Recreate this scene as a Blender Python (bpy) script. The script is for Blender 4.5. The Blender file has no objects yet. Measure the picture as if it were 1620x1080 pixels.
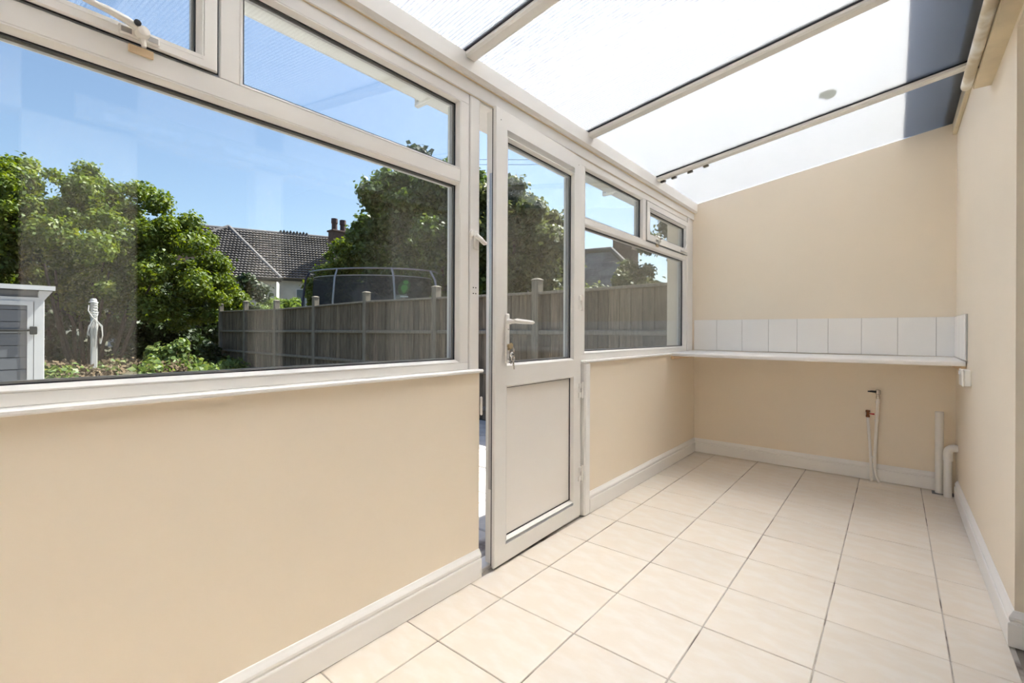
import bpy, math, random
import numpy as np
from mathutils import Vector, Matrix
R = math.radians
S = bpy.context.scene
COL = S.collection

# ------------------------------------------------------------------ camera
CAMH = 1.045
YAW, ROLL = R(39.4185), R(0.252)
f0 = Vector((-math.sin(YAW), math.cos(YAW), 0)); r0 = Vector((math.cos(YAW), math.sin(YAW), 0)); u0 = Vector((0, 0, 1))
rr = r0*math.cos(ROLL)+u0*math.sin(ROLL); uu = -r0*math.sin(ROLL)+u0*math.cos(ROLL)
cd = bpy.data.cameras.new('camera'); cam = bpy.data.objects.new('camera', cd); COL.objects.link(cam)
m = Matrix(((rr.x, uu.x, -f0.x, 0), (rr.y, uu.y, -f0.y, 0), (rr.z, uu.z, -f0.z, CAMH), (0, 0, 0, 1)))
cam.matrix_world = m
cd.sensor_width = 36; cd.lens = 735.88/1620*36; cd.shift_y = -14.25/1620; cd.clip_start = .02; cd.clip_end = 500
S.camera = cam
# ------------------------------------------------------------------ world, sun, exposure
W = bpy.data.worlds.new('sky'); S.world = W; W.use_nodes = True
nt = W.node_tree; nt.nodes.clear()
sky = nt.nodes.new('ShaderNodeTexSky'); sky.sky_type = 'NISHITA'; sky.sun_disc = False
SUNV = Vector((.15, .74, 1.12)).normalized()
sky.sun_elevation = math.asin(SUNV.z); sky.sun_rotation = math.atan2(SUNV.x, SUNV.y)
sky.air_density = 1.0; sky.dust_density = 1.6; sky.ozone_density = 1.2
bg = nt.nodes.new('ShaderNodeBackground'); bg.inputs[1].default_value = 0.058
out = nt.nodes.new('ShaderNodeOutputWorld')
nt.links.new(sky.outputs[0], bg.inputs[0]); nt.links.new(bg.outputs[0], out.inputs[0])
sl = bpy.data.lights.new('sun', 'SUN'); sl.energy = 3.6; sl.angle = R(.53); sl.color = (1, .95, .88)
so = bpy.data.objects.new('sun', sl); COL.objects.link(so); so.location = (3, 6, 12)
so.rotation_euler = SUNV.to_track_quat('Z', 'Y').to_euler()
S.view_settings.view_transform = 'Standard'; S.view_settings.look = 'None'; S.view_settings.gamma = 1
S.view_settings.use_curve_mapping = False; S.view_settings.exposure = 2.15
S.cycles.use_denoising = True
S.cycles.max_bounces = 14; S.cycles.diffuse_bounces = 8; S.cycles.glossy_bounces = 4
S.cycles.transmission_bounces = 8; S.cycles.transparent_max_bounces = 24
S.cycles.caustics_reflective = False; S.cycles.caustics_refractive = True
S.cycles.sample_clamp_indirect = 8

# ------------------------------------------------------------------ materials
def mat(name, col, rough=.5, metal=0, var=0, vscale=8, bump=0, bscale=60, spec=.5, emis=None, rand=0, vcol=None, stretch=None, lo=.4, hi=.6):
    M = bpy.data.materials.new(name); M.use_nodes = True; n = M.node_tree.nodes; l = M.node_tree.links
    b = n['Principled BSDF']; b.inputs['Roughness'].default_value = rough; b.inputs['Metallic'].default_value = metal
    b.inputs['Specular IOR Level'].default_value = spec
    b.inputs['Base Color'].default_value = (*col, 1)
    tc = n.new('ShaderNodeTexCoord'); src = tc.outputs['Object']
    if stretch:
        mp = n.new('ShaderNodeMapping'); mp.inputs['Scale'].default_value = stretch; l.new(src, mp.inputs[0]); src = mp.outputs[0]
    cur = None
    if var:
        no = n.new('ShaderNodeTexNoise'); no.inputs['Scale'].default_value = vscale; no.inputs['Detail'].default_value = 5
        l.new(src, no.inputs[0]); rp = n.new('ShaderNodeValToRGB')
        rp.color_ramp.elements[0].position = lo; rp.color_ramp.elements[1].position = hi
        c2 = vcol or tuple(max(0, c*(1-var)) for c in col)
        rp.color_ramp.elements[0].color = (*c2, 1); rp.color_ramp.elements[1].color = (*col, 1)
        l.new(no.outputs[0], rp.inputs[0]); cur = rp.outputs[0]
    if rand:
        oi = n.new('ShaderNodeObjectInfo'); mr = n.new('ShaderNodeMapRange'); mr.inputs[3].default_value = 1-rand; mr.inputs[4].default_value = 1+rand
        l.new(oi.outputs['Random'], mr.inputs[0]); hs = n.new('ShaderNodeHueSaturation'); l.new(mr.outputs[0], hs.inputs['Value'])
        if cur: l.new(cur, hs.inputs['Color'])
        else: hs.inputs['Color'].default_value = (*col, 1)
        cur = hs.outputs[0]
    if cur: l.new(cur, b.inputs['Base Color'])
    if bump:
        nb = n.new('ShaderNodeTexNoise'); nb.inputs['Scale'].default_value = bscale; l.new(src, nb.inputs[0])
        bp = n.new('ShaderNodeBump'); bp.inputs['Strength'].default_value = bump; bp.inputs['Distance'].default_value = .01
        l.new(nb.outputs[0], bp.inputs['Height']); l.new(bp.outputs[0], b.inputs['Normal'])
    return M

def glass_mat(name, refl=1.0, tint=(.97, .985, .98), dirt=0.0):
    M = bpy.data.materials.new(name); M.use_nodes = True; n = M.node_tree.nodes; l = M.node_tree.links; n.clear()
    o = n.new('ShaderNodeOutputMaterial'); mx = n.new('ShaderNodeMixShader'); tr = n.new('ShaderNodeBsdfTransparent'); gl = n.new('ShaderNodeBsdfGlossy')
    gl.inputs['Roughness'].default_value = .0; tr.inputs[0].default_value = (*tint, 1)
    g = n.new('ShaderNodeNewGeometry'); dt = n.new('ShaderNodeVectorMath'); dt.operation = 'DOT_PRODUCT'
    l.new(g.outputs['Normal'], dt.inputs[0]); l.new(g.outputs['Incoming'], dt.inputs[1])
    ab = n.new('ShaderNodeMath'); ab.operation = 'ABSOLUTE'; l.new(dt.outputs['Value'], ab.inputs[0])
    sb = n.new('ShaderNodeMath'); sb.operation = 'SUBTRACT'; sb.inputs[0].default_value = 1; l.new(ab.outputs[0], sb.inputs[1])
    pw = n.new('ShaderNodeMath'); pw.operation = 'POWER'; pw.inputs[1].default_value = 5; l.new(sb.outputs[0], pw.inputs[0])
    ma = n.new('ShaderNodeMath'); ma.operation = 'MULTIPLY_ADD'; ma.inputs[1].default_value = .9; ma.inputs[2].default_value = .042*refl
    l.new(pw.outputs[0], ma.inputs[0]); l.new(ma.outputs[0], mx.inputs[0]); l.new(tr.outputs[0], mx.inputs[1]); l.new(gl.outputs[0], mx.inputs[2])
    l.new(mx.outputs[0], o.inputs[0]); return M

def opal_mat(name, col, trans, gloss=.05, tcol=None):
    """translucent twin-wall polycarbonate: diffuse transmission with a clear share"""
    M = bpy.data.materials.new(name); M.use_nodes = True; n = M.node_tree.nodes; l = M.node_tree.links; n.clear()
    o = n.new('ShaderNodeOutputMaterial'); t = n.new('ShaderNodeBsdfTranslucent'); t.inputs[0].default_value = (*col, 1)
    d = n.new('ShaderNodeBsdfDiffuse'); d.inputs[0].default_value = (.8, .8, .8, 1)
    a = n.new('ShaderNodeMixShader'); a.inputs[0].default_value = .12; l.new(t.outputs[0], a.inputs[1]); l.new(d.outputs[0], a.inputs[2])
    tr = n.new('ShaderNodeBsdfTransparent'); tr.inputs[0].default_value = (*(tcol or (.95, .97, 1)), 1)
    b = n.new('ShaderNodeMixShader'); b.inputs[0].default_value = trans; l.new(a.outputs[0], b.inputs[1]); l.new(tr.outputs[0], b.inputs[2])
    l.new(b.outputs[0], o.inputs[0])
    return M

def leaf_mat(name, c1, c2, c3, scale=3.0, tr=.35):
    M = bpy.data.materials.new(name); M.use_nodes = True; n = M.node_tree.nodes; l = M.node_tree.links; n.clear()
    o = n.new('ShaderNodeOutputMaterial'); tc = n.new('ShaderNodeTexCoord')
    no = n.new('ShaderNodeTexNoise'); no.inputs['Scale'].default_value = scale; no.inputs['Detail'].default_value = 6; no.inputs['Roughness'].default_value = .8
    l.new(tc.outputs['Object'], no.inputs[0])
    rp = n.new('ShaderNodeValToRGB'); e = rp.color_ramp.elements; e[0].position = .36; e[1].position = .64
    e[0].color = (*c1, 1); e[1].color = (*c3, 1); k = e.new(.5); k.color = (*c2, 1)
    l.new(no.outputs[0], rp.inputs[0])
    b = n.new('ShaderNodeBsdfPrincipled'); b.inputs['Roughness'].default_value = .5; b.inputs['Specular IOR Level'].default_value = .4
    t = n.new('ShaderNodeBsdfTranslucent'); l.new(rp.outputs[0], b.inputs['Base Color'])
    hs = n.new('ShaderNodeHueSaturation'); hs.inputs['Saturation'].default_value = 1.15; hs.inputs['Value'].default_value = 1.5; hs.inputs['Hue'].default_value = .485
    l.new(rp.outputs[0], hs.inputs['Color']); l.new(hs.outputs[0], t.inputs[0])
    mx = n.new('ShaderNodeMixShader'); mx.inputs[0].default_value = tr; l.new(b.outputs[0], mx.inputs[1]); l.new(t.outputs[0], mx.inputs[2]); l.new(mx.outputs[0], o.inputs[0])
    return M

PAINT = mat('cream_paint', (.845, .752, .618), .75, var=.02, vscale=1.5, bump=.05, bscale=25)
WHITE = mat('white_gloss_paint', (.84, .83, .81), .35, bump=.05, bscale=15)
UPVC = mat('white_upvc', (.80, .785, .755), .33, var=.03, vscale=3)
UPVC2 = mat('white_upvc_panel', (.82, .79, .75), .3)
PLAST = mat('white_plastic', (.82, .80, .76), .3)
GASK = mat('black_rubber', (.015, .015, .017), .6)
SPACER = mat('grey_spacer_bar', (.42, .41, .40), .4)
STEEL = mat('chrome', (.55, .53, .50), .25, metal=1)
BRASS = mat('brass_key', (.45, .36, .22), .35, metal=1)
COPPER = mat('brass_valve', (.30, .12, .05), .4, metal=.8)
RED = mat('red_plastic', (.5, .02, .02), .4)
DARK = mat('dark_metal', (.03, .03, .03), .4)
CAULK = mat('yellowed_caulk', (.72, .56, .36), .7)
TILE = mat('cream_floor_tile', (.76, .71, .64), .28, var=.05, vscale=9, bump=.06, bscale=20, rand=.035, vcol=(.735, .665, .575), stretch=(1, 2.2, 1), lo=.42, hi=.62)
GROUT = mat('grey_grout', (.50, .46, .41), .9, var=.6, vscale=5, vcol=(.16, .13, .11), lo=.38, hi=.5)
WTILE = mat('white_glazed_tile', (.87, .85, .82), .22)
WGROUT = mat('tile_grout', (.45, .43, .40), .9)
GLASS = glass_mat('window_glass')
def diffuser_mat(name, col, share, rough):
    M = bpy.data.materials.new(name); M.use_nodes = True; n = M.node_tree.nodes; l = M.node_tree.links; n.clear()
    o = n.new('ShaderNodeOutputMaterial'); t = n.new('ShaderNodeBsdfTranslucent'); t.inputs[0].default_value = (*col, 1)
    rf_ = n.new('ShaderNodeBsdfRefraction'); rf_.inputs['Color'].default_value = (*col, 1); rf_.inputs['Roughness'].default_value = rough; rf_.inputs['IOR'].default_value = 1.45
    mx = n.new('ShaderNodeMixShader'); mx.inputs[0].default_value = share; l.new(t.outputs[0], mx.inputs[1]); l.new(rf_.outputs[0], mx.inputs[2]); l.new(mx.outputs[0], o.inputs[0]); return M
POLY = diffuser_mat('opal_polycarbonate', (.985, .975, .955), .80, .36)
POLYL = opal_mat('clear_polycarbonate_skin', (.95, .95, .93), .93)
POLYR = opal_mat('polycarbonate_web', (.29, .295, .30), .26)
STAIN = opal_mat('algae_stain', (.50, .50, .40), .30)
LEAD = mat('grey_flashing', (.22, .22, .22), .6)
WOODF = mat('weathered_fence_wood', (.205, .16, .115), .85, var=.45, vscale=6, bump=.4, bscale=40, rand=.30, stretch=(6, 6, .6))
WOODP = mat('weathered_post_wood', (.26, .225, .18), .85, var=.35, vscale=8, bump=.3, bscale=40, stretch=(6, 6, .6))
SHEDG = mat('grey_shed_plank', (.14, .147, .162), .6, rand=.03, bump=.1, bscale=30)
SHEDW = mat('shed_white_trim', (0.518, 0.526, 0.540), .5)
RENDER = mat('white_house_render', (0.475, 0.468, 0.446), .9, var=.08, vscale=2)
RTILE = mat('brown_concrete_roof_tile', (.20, .18, .18), .8, var=.3, vscale=1.2)
RTILE2 = mat('slate_grey_roof', (.36, .345, .34), .8, var=.35, vscale=2.5)
RIDGE = mat('ridge_tile', (0.158, 0.144, 0.144), .8)
CHIM = mat('chimney_brick', (0.101, 0.065, 0.054), .9, var=.4, vscale=12)
CPOT = mat('clay_chimney_pot', (.075, .042, .042), .8)
SOIL = mat('garden_soil', (0.094, 0.072, 0.047), .95, var=.5, vscale=6, bump=.6, bscale=10, vcol=(0.043, 0.054, 0.018))
PAVE = mat('pale_paving', (.55, .52, .48), .85, var=.2, vscale=6, rand=.06)
BARK = mat('bark', (.085, .065, .045), .9, var=.4, vscale=12, bump=.5)
NET = glass_mat('x')  # replaced below
CLIPM = mat('bronze_clip', (.10, .09, .075), .4, metal=.5)
BLUEB = mat('dark_blue_pad', (.012, .018, .06), .6)
FRAME = mat('trampoline_black_tube', (.03, .03, .035), .35)
FRAMEG = mat('trampoline_steel_tube', (.30, .30, .31), .35, metal=.6)
GREEN = mat('green_print', (.06, .28, .04), .6)
PRINTW = mat('white_print', (.7, .72, .68), .6)
ROPE = mat('pale_rope', (.62, .60, .57), .9, bump=.3, bscale=200)
LAM = mat('white_laminate', (.80, .77, .73), .35)
BATT = mat('cream_painted_batten', (.74, .55, .36), .7)
ROLLM = mat('aged_white_roller', (.80, .78, .72), .45, var=.25, vscale=9, vcol=(.55, .47, .33))
BOXM = mat('aged_cream_cassette', (.70, .60, .42), .5, var=.15, vscale=5)
DOORIN = mat('inner_room_paint', (.55, .47, .36), .8)
CARPET = mat('inner_room_floor', (.22, .19, .15), .9)
bpy.data.materials.remove(NET)
def net_mat():
    M = bpy.data.materials.new('safety_net_mesh'); M.use_nodes = True; n = M.node_tree.nodes; l = M.node_tree.links; n.clear()
    o = n.new('ShaderNodeOutputMaterial'); a = n.new('ShaderNodeBsdfDiffuse'); a.inputs[0].default_value = (.05, .06, .075, 1)
    t = n.new('ShaderNodeBsdfTransparent'); mx = n.new('ShaderNodeMixShader'); mx.inputs[0].default_value = .30
    l.new(a.outputs[0], mx.inputs[1]); l.new(t.outputs[0], mx.inputs[2]); l.new(mx.outputs[0], o.inputs[0]); return M
NET = net_mat()
L_BUSH = leaf_mat('bush_leaves', (.040, .072, .012), (.11, .165, .022), (.25, .29, .045), 3.6)
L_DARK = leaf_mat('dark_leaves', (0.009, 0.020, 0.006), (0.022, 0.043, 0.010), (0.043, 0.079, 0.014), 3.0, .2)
L_TREE = leaf_mat('tree_leaves', (.030, .055, .016), (.075, .125, .030), (.18, .24, .06), 3.2)
L_OLIVE = leaf_mat('olive_leaves', (0.043, 0.058, 0.022), (0.094, 0.115, 0.040), (0.173, 0.194, 0.072), 4.0)
L_LIGHT = leaf_mat('light_leaves', (0.072, 0.122, 0.022), (0.158, 0.230, 0.050), (0.259, 0.331, 0.094), 5.0)
L_GC = leaf_mat('ground_cover_leaves', (0.065, 0.115, 0.029), (0.144, 0.216, 0.065), (0.302, 0.317, 0.086), 7.0)

# ------------------------------------------------------------------ mesh helpers
class MB:
    def __init__(s): s.v = []; s.f = []; s.smooth = False
    def add(s, vs, fs):
        k = len(s.v); s.v += [tuple(p) for p in vs]; s.f += [tuple(i+k for i in f) for f in fs]; return s
    def box(s, x0, x1, y0, y1, z0, z1, c=0.0):
        if x0 > x1: x0, x1 = x1, x0
        if y0 > y1: y0, y1 = y1, y0
        if z0 > z1: z0, z1 = z1, z0
        c = min(c, (x1-x0)/2.2, (y1-y0)/2.2, (z1-z0)/2.2)
        if c <= 0:
            vs = [(x, y, z) for x in (x0, x1) for y in (y0, y1) for z in (z0, z1)]
            return s.add(vs, [(0, 1, 3, 2), (4, 6, 7, 5), (0, 4, 5, 1), (2, 3, 7, 6), (0, 2, 6, 4), (1, 5, 7, 3)])
        vs = []; id = {}
        for i, X in enumerate((x0, x1)):
            for j, Y in enumerate((y0, y1)):
                for k, Z in enumerate((z0, z1)):
                    dx, dy, dz = (c if i == 0 else -c), (c if j == 0 else -c), (c if k == 0 else -c)
                    id[i, j, k] = len(vs); vs += [(X, Y+dy, Z+dz), (X+dx, Y, Z+dz), (X+dx, Y+dy, Z)]
        fs = []
        for i in (0, 1):
            q = [id[i, 0, 0], id[i, 0, 1], id[i, 1, 1], id[i, 1, 0]]; fs.append(q if i == 0 else q[::-1])
            q = [id[0, i, 0]+1, id[1, i, 0]+1, id[1, i, 1]+1, id[0, i, 1]+1]; fs.append(q if i == 0 else q[::-1])
            q = [id[0, 0, i]+2, id[0, 1, i]+2, id[1, 1, i]+2, id[1, 0, i]+2]; fs.append(q if i == 0 else q[::-1])
        for i in (0, 1):
            for j in (0, 1):
                a, b = id[i, j, 0], id[i, j, 1]; fs.append((a, b, b+1, a+1))
                a, b = id[i, 0, j], id[i, 1, j]; fs.append((a, b, b+2, a+2))
                a, b = id[0, i, j], id[1, i, j]; fs.append((a+1, b+1, b+2, a+2))
                for k in (0, 1): a = id[i, j, k]; fs.append((a, a+1, a+2))
        return s.add(vs, fs)
    def tube(s, pts, rad, n=10, caps=True, closed=False):
        pts = [Vector(p) for p in pts]; rads = rad if isinstance(rad, (list, tuple)) else [rad]*len(pts)
        N = len(pts); rings = []; up = None
        for i, p in enumerate(pts):
            if closed: t = (pts[(i+1) % N]-pts[i-1]).normalized()
            else: t = (pts[min(i+1, N-1)]-pts[max(i-1, 0)]).normalized()
            if up is None:
                up = Vector((0, 0, 1)) if abs(t.z) < .9 else Vector((1, 0, 0))
            a = t.cross(up)
            if a.length < 1e-5: a = t.cross(Vector((0, 1, 0)))
            a.normalize(); b = a.cross(t).normalized(); up = b
            rings.append([p+(a*math.cos(2*math.pi*k/n)+b*math.sin(2*math.pi*k/n))*rads[i] for k in range(n)])
        vs = [v for r_ in rings for v in r_]; fs = []
        for i in range(N-1 if not closed else N):
            j = (i+1) % N
            for k in range(n): fs.append((i*n+k, i*n+(k+1) % n, j*n+(k+1) % n, j*n+k))
        if caps and not closed: fs.append(tuple(range(n))[::-1]); fs.append(tuple((N-1)*n+k for k in range(n)))
        return s.add(vs, fs)
    def lathe(s, c, axis, prof, n=16):
        """prof: (r, t) pairs along axis from c"""
        a = Vector(axis).normalized(); u = a.cross(Vector((0, 0, 1)))
        if u.length < .1: u = a.cross(Vector((0, 1, 0)))
        u.normalize(); w = a.cross(u); c = Vector(c); vs = []
        for r_, t in prof:
            vs += [c+a*t+(u*math.cos(2*math.pi*k/n)+w*math.sin(2*math.pi*k/n))*max(r_, 1e-5) for k in range(n)]
        fs = []
        for i in range(len(prof)-1):
            for k in range(n): fs.append((i*n+k, i*n+(k+1) % n, (i+1)*n+(k+1) % n, (i+1)*n+k))
        fs.append(tuple(range(n))[::-1]); fs.append(tuple((len(prof)-1)*n+k for k in range(n)))
        return s.add(vs, fs)
    def prism(s, pts, d):
        """pts: planar polygon (3D), d: extrusion vector"""
        n = len(pts); pts = [Vector(p) for p in pts]; d = Vector(d)
        return s.add(pts+[p+d for p in pts], [tuple(range(n)), tuple(range(2*n-1, n-1, -1))]+[(i, (i+1) % n, n+(i+1) % n, n+i) for i in range(n)])
    def ring(s, y0, y1, z0, z1, prof):
        """mitred frame in a YZ plane: prof = (inset, x)"""
        vs = []
        for i, x in prof: vs += [(x, y0+i, z0+i), (x, y1-i, z0+i), (x, y1-i, z1-i), (x, y0+i, z1-i)]
        fs = []
        for k in range(len(prof)-1):
            for j in range(4): fs.append((k*4+j, k*4+(j+1) % 4, (k+1)*4+(j+1) % 4, (k+1)*4+j))
        return s.add(vs, fs)

def rootloc(p):
    while p.parent: p = p.parent
    return Vector(p.location)
def link(name, me, parent=None):
    o = bpy.data.objects.new(name, me); COL.objects.link(o)
    if parent is not None: o.parent = parent
    return o
def obj(name, mb, material, parent=None, origin=None, smooth=False):
    off = rootloc(parent) if parent is not None else Vector(origin or (0, 0, 0))
    me = bpy.data.meshes.new(name)
    me.from_pydata([(v[0]-off.x, v[1]-off.y, v[2]-off.z) for v in mb.v], [], mb.f); me.validate()
    import bmesh
    bm = bmesh.new(); bm.from_mesh(me); bmesh.ops.recalc_face_normals(bm, faces=bm.faces); bm.to_mesh(me); bm.free()
    if smooth:
        for p in me.polygons: p.use_smooth = True
        try: me.set_sharp_from_angle(angle=R(40))
        except Exception: pass
    me.materials.append(material)
    o = link(name, me, parent)
    if parent is None: o.location = off
    return o
def thing(name, label, cat, loc=(0, 0, 0), group=None, kind=None):
    o = bpy.data.objects.new(name, None); COL.objects.link(o); o.location = loc; o.empty_display_size = .1
    if kind: o['kind'] = kind
    else: o['label'] = label; o['category'] = cat
    if kind and label: o['label'] = label; o['category'] = cat
    if group: o['group'] = group
    return o
def tag(o, label, cat, group=None, kind=None):
    o['label'] = label; o['category'] = cat
    if group: o['group'] = group
    if kind: o['kind'] = kind
    return o
def struct(name, mb, material, label=None, cat=None, parent=None, origin=None):
    o = obj(name, mb, material, parent, origin)
    if parent is None:
        o['kind'] = 'structure'
        if label: o['label'] = label
        if cat: o['category'] = cat
    return o
def B(*a, c=0.0): return MB().box(*a, c=c)
def roofz(x): return 2.19+.152*(x+1.367)

# ================================================================== ROOM SHELL
XW, YE, XR = -1.373, 4.222, .315
YB = -1.6
# floor: grout bed with separate tiles
floor = struct('floor', B(-1.62, .315, YB, YE, -.03, -.0035), GROUT, 'cream ceramic tiled floor with grey grout', 'floor')
TX0, TPX, TY0, TPY = -1.1908, .3333, 1.3888, .32775
xs = [XW+.012]+[TX0+i*TPX for i in range(5)]+[XR-.012]
js = range(-9, 9)
tile_meshes = {}
rnd = random.Random(3)
def tile_mesh(wx, wy):
    k = (round(wx, 3), round(wy, 3))
    if k not in tile_meshes:
        mb = B(-wx/2, wx/2, -wy/2, wy/2, -.009, 0, c=.0016)
        me = bpy.data.meshes.new('tile'); me.from_pydata(mb.v, [], mb.f); me.materials.append(TILE)
        import bmesh
        bm = bmesh.new(); bm.from_mesh(me); bmesh.ops.recalc_face_normals(bm, faces=bm.faces); bm.to_mesh(me); bm.free()
        tile_meshes[k] = me
    return tile_meshes[k]
for i in range(len(xs)-1):
    for j in js:
        x0, x1 = xs[i]+.0022, xs[i+1]-.0022; y0, y1 = TY0+j*TPY+.0018, TY0+(j+1)*TPY-.0018
        y0 = max(y0, YB+.01); y1 = min(y1, YE-.012)
        if y1-y0 < .03: continue
        if i == 0 and (y0 > 1.455 and y1 < 2.31): pass
        o = link('tile', tile_mesh(x1-x0, y1-y0), floor)
        o.location = ((x0+x1)/2, (y0+y1)/2, rnd.uniform(-.0006, .0006))
        o.rotation_euler = (rnd.uniform(-.002, .002), rnd.uniform(-.002, .002), rnd.uniform(-.002, .002))
# door threshold + low walls
struct('trim_1', B(-1.46, -1.385, 1.455, 2.30, -.03, .014, c=.003), UPVC, 'white plastic threshold under the garden door', 'threshold')
struct('wall_left', B(-1.62, XW, YB, 1.452, -.3, .874), PAINT, 'cream painted low wall under the large window', 'wall')
struct('wall_left', B(-1.62, XW, 2.325, YE+.01, -.3, .874), PAINT, 'cream painted low wall between the door and the far corner', 'wall')
# end wall with sloping top
mb = MB().prism([(-1.62, YE, -.3), (.70, YE, -.3), (.70, YE, 2.5), (.33, YE, roofz(.33)-.004), (-1.367, YE, roofz(-1.367)-.004), (-1.62, YE, roofz(-1.62)-.03)], (0, .2, 0))
wall_end = struct('wall_end', mb, PAINT, 'cream painted end wall rising under the sloping roof', 'wall')
wall_right = struct('wall_right', B(XR, .70, 2.28, YE+.2, -.03, 2.447), PAINT, 'cream painted house wall on the right', 'wall')
# house wall beyond the opening (behind the camera) and rear end wall
struct('wall_back', B(-1.62, .70, YB-.2, YB, -.3, 2.5), PAINT)
mb = B(XR, .44, .22, .65, -.03, 2.447); mb.box(XR, .44, YB, -1.0, -.03, 2.447); mb.box(XR, .44, 1.25, 1.42, -.03, 2.447)
mb.box(XR, .44, YB, 2.28, 2.08, 2.447)
struct('wall_right', mb, PAINT)
# inner room seen only as reflection in the panes
struct('floor', B(.315, 4.2, YB-.2, 2.28, -.03, -.001), CARPET)
struct('wall_back', B(.70, 4.2, YB-.3, YB-.2, -.03, 2.5), DOORIN)
struct('wall_right', B(4.2, 4.3, YB-.3, 2.4, -.03, 2.5), DOORIN)
struct('wall_end', B(.70, 4.3, 2.28, 2.4, -.03, 2.5), DOORIN)
struct('ceiling', B(.44, 4.3, YB-.3, 2.4, 2.45, 2.5), WHITE)
# house upper wall and overhang above the lean-to roof
struct('wall_right', B(.34, .70, -4, 7, 2.52, 2.80), RENDER)
struct('trim_2', B(.165, .72, -4, 7, 2.80, 2.96, c=.01), WHITE)
struct('house_roof', MB().prism([(.12, -4, 2.975), (4.6, -4, 5.6), (9, -4, 2.95), (9, -4, 2.85), (4.6, -4, 5.5), (.2, -4, 2.965)], (0, 11, 0)), RTILE)

# skirting
SKP = [(0, 0.003), (.018, .003), (.018, .078), (.0165, .082), (.012, .083), (.012, .087), (.0155, .091), (.0155, .100), (.012, .106), (.007, .113), (.0035, .119), (0, .120)]
def skirt(name, p0, p1, nrm, label, m0=0, m1=0):
    """m0/m1 = mitre direction factor at ends"""
    p0, p1 = Vector((*p0, 0)), Vector((*p1, 0)); d = (p1-p0).normalized(); nn = Vector((*nrm, 0)); n = len(SKP); mb = MB()
    vs = [p0+nn*a+Vector((0, 0, z))+d*a*m0 for a, z in SKP]+[p1+nn*a+Vector((0, 0, z))-d*a*m1 for a, z in SKP]
    mb.add(vs, [(i, (i+1) % n, n+(i+1) % n, n+i) for i in range(n)]+[tuple(range(n)), tuple(range(2*n-1, n-1, -1))])
    o = obj(name, mb, WHITE); o['kind'] = 'structure'; o['label'] = label; o['category'] = 'skirting board'; return o
skirt('baseboard_left', (XW, YB), (XW, 1.452), (1, 0), 'white skirting board under the large window')
skirt('baseboard_left', (XW, 2.365), (XW, YE), (1, 0), 'white skirting board between door and far corner', m1=1)
skirt('baseboard_end', (XW, YE), (.262, YE), (0, -1), 'white skirting board along the end wall', m0=1)
skirt('baseboard_right', (XR, 2.28), (XR, 4.07), (-1, 0), 'white skirting board along the right wall', m0=-1)
skirt('baseboard_right', (XR, 2.28), (.70, 2.28), (0, -1), 'white skirting board returning round the right wall corner', m0=-1)
# white vertical board beside the door + sills
struct('trim_3', B(-1.40, -1.352, 2.303, 2.363, 0.0, .874, c=.008), WHITE, 'white vertical edge board beside the door hinges', 'trim')
struct('window_sill', B(-1.42, -1.350, YB, 1.457, .874, .888, c=.004), WHITE, 'white sill board under the large window', 'sill')
struct('window_sill', B(-1.42, -1.350, 2.300, 4.05, .874, .888, c=.004), WHITE, 'white sill board under the small far window', 'sill')
# head trims and eaves beam
mb = B(-1.45, -1.377, YB, YE, 2.046, 2.105, c=.003)
head = struct('trim_4', mb, UPVC, 'white head strip above the windows and door', 'trim')
mb = MB().prism([(-1.47, YB, 2.105), (-1.362, YB, 2.105), (-1.350, YB, 2.118), (-1.350, YB, 2.186), (-1.356, YB, 2.192), (-1.47, YB, 2.176)], (0, YE-YB, 0))
struct('trim_5', mb, UPVC, 'white eaves beam carrying the roof sheets', 'beam')
struct('trim_6', MB().tube([(-1.375, YB, 2.1045), (-1.375, YE, 2.1045)], .003, 6), CAULK, 'yellowed sealant line under the eaves beam', 'sealant')
struct('trim_7', MB().tube([(-1.383, YB, 2.0465), (-1.383, YE, 2.0465)], .0022, 6), CAULK, 'yellowed sealant line over the window frames', 'sealant')
struct('trim_8', B(.292, .316, 2.83, YE, 2.36, 2.436, c=.004), BOXM, 'cream wall plate strip at the top of the right wall', 'trim')

# ================================================================== WINDOWS
XF, XO = -1.385, -1.447
def bars(mb, lst, c=.003):
    for y0, y1, z0, z1 in lst: mb.box(XO, XF, y0, y1, z0, z1, c=c)
def glaze(parent, y0, y1, z0, z1, xf=XF, pane='pane', bead=.013):
    """bead ring, gaskets, spacer bar and two panes; y0.. are sight lines"""
    q = bead
    mb = MB().ring(y0-q, y1+q, z0-q, z1+q, [(-.002, xf-.004), (0, xf+.0005), (.003, xf+.0005), (q-.002, xf-.012), (q, xf-.017), (q, xf-.0235)])
    mb.ring(y0-q, y1+q, z0-q, z1+q, [(q+.000, xf-.045), (q, xf-.0625)])
    obj('glazing_bead', mb, UPVC, parent)
    mb = MB().ring(y0, y1, z0, z1, [(-.002, xf-.0165), (.003, xf-.0175), (.003, xf-.0232)])
    mb.ring(y0, y1, z0, z1, [(.003, xf-.0445), (.003, xf-.047), (-.002, xf-.047)])
    obj('gasket', mb, GASK, parent)
    mb = MB().ring(y0, y1, z0, z1, [(-.001, xf-.0285), (.0075, xf-.0285), (.0075, xf-.0405), (-.001, xf-.0405)])
    obj('spacer_bar', mb, SPACER, parent)
    for k, x in enumerate((xf-.0275, xf-.0445)):
        obj(pane, B(x, x+.004, y0-.008, y1+.008, z0-.008, z1+.008), GLASS, parent)
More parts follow.
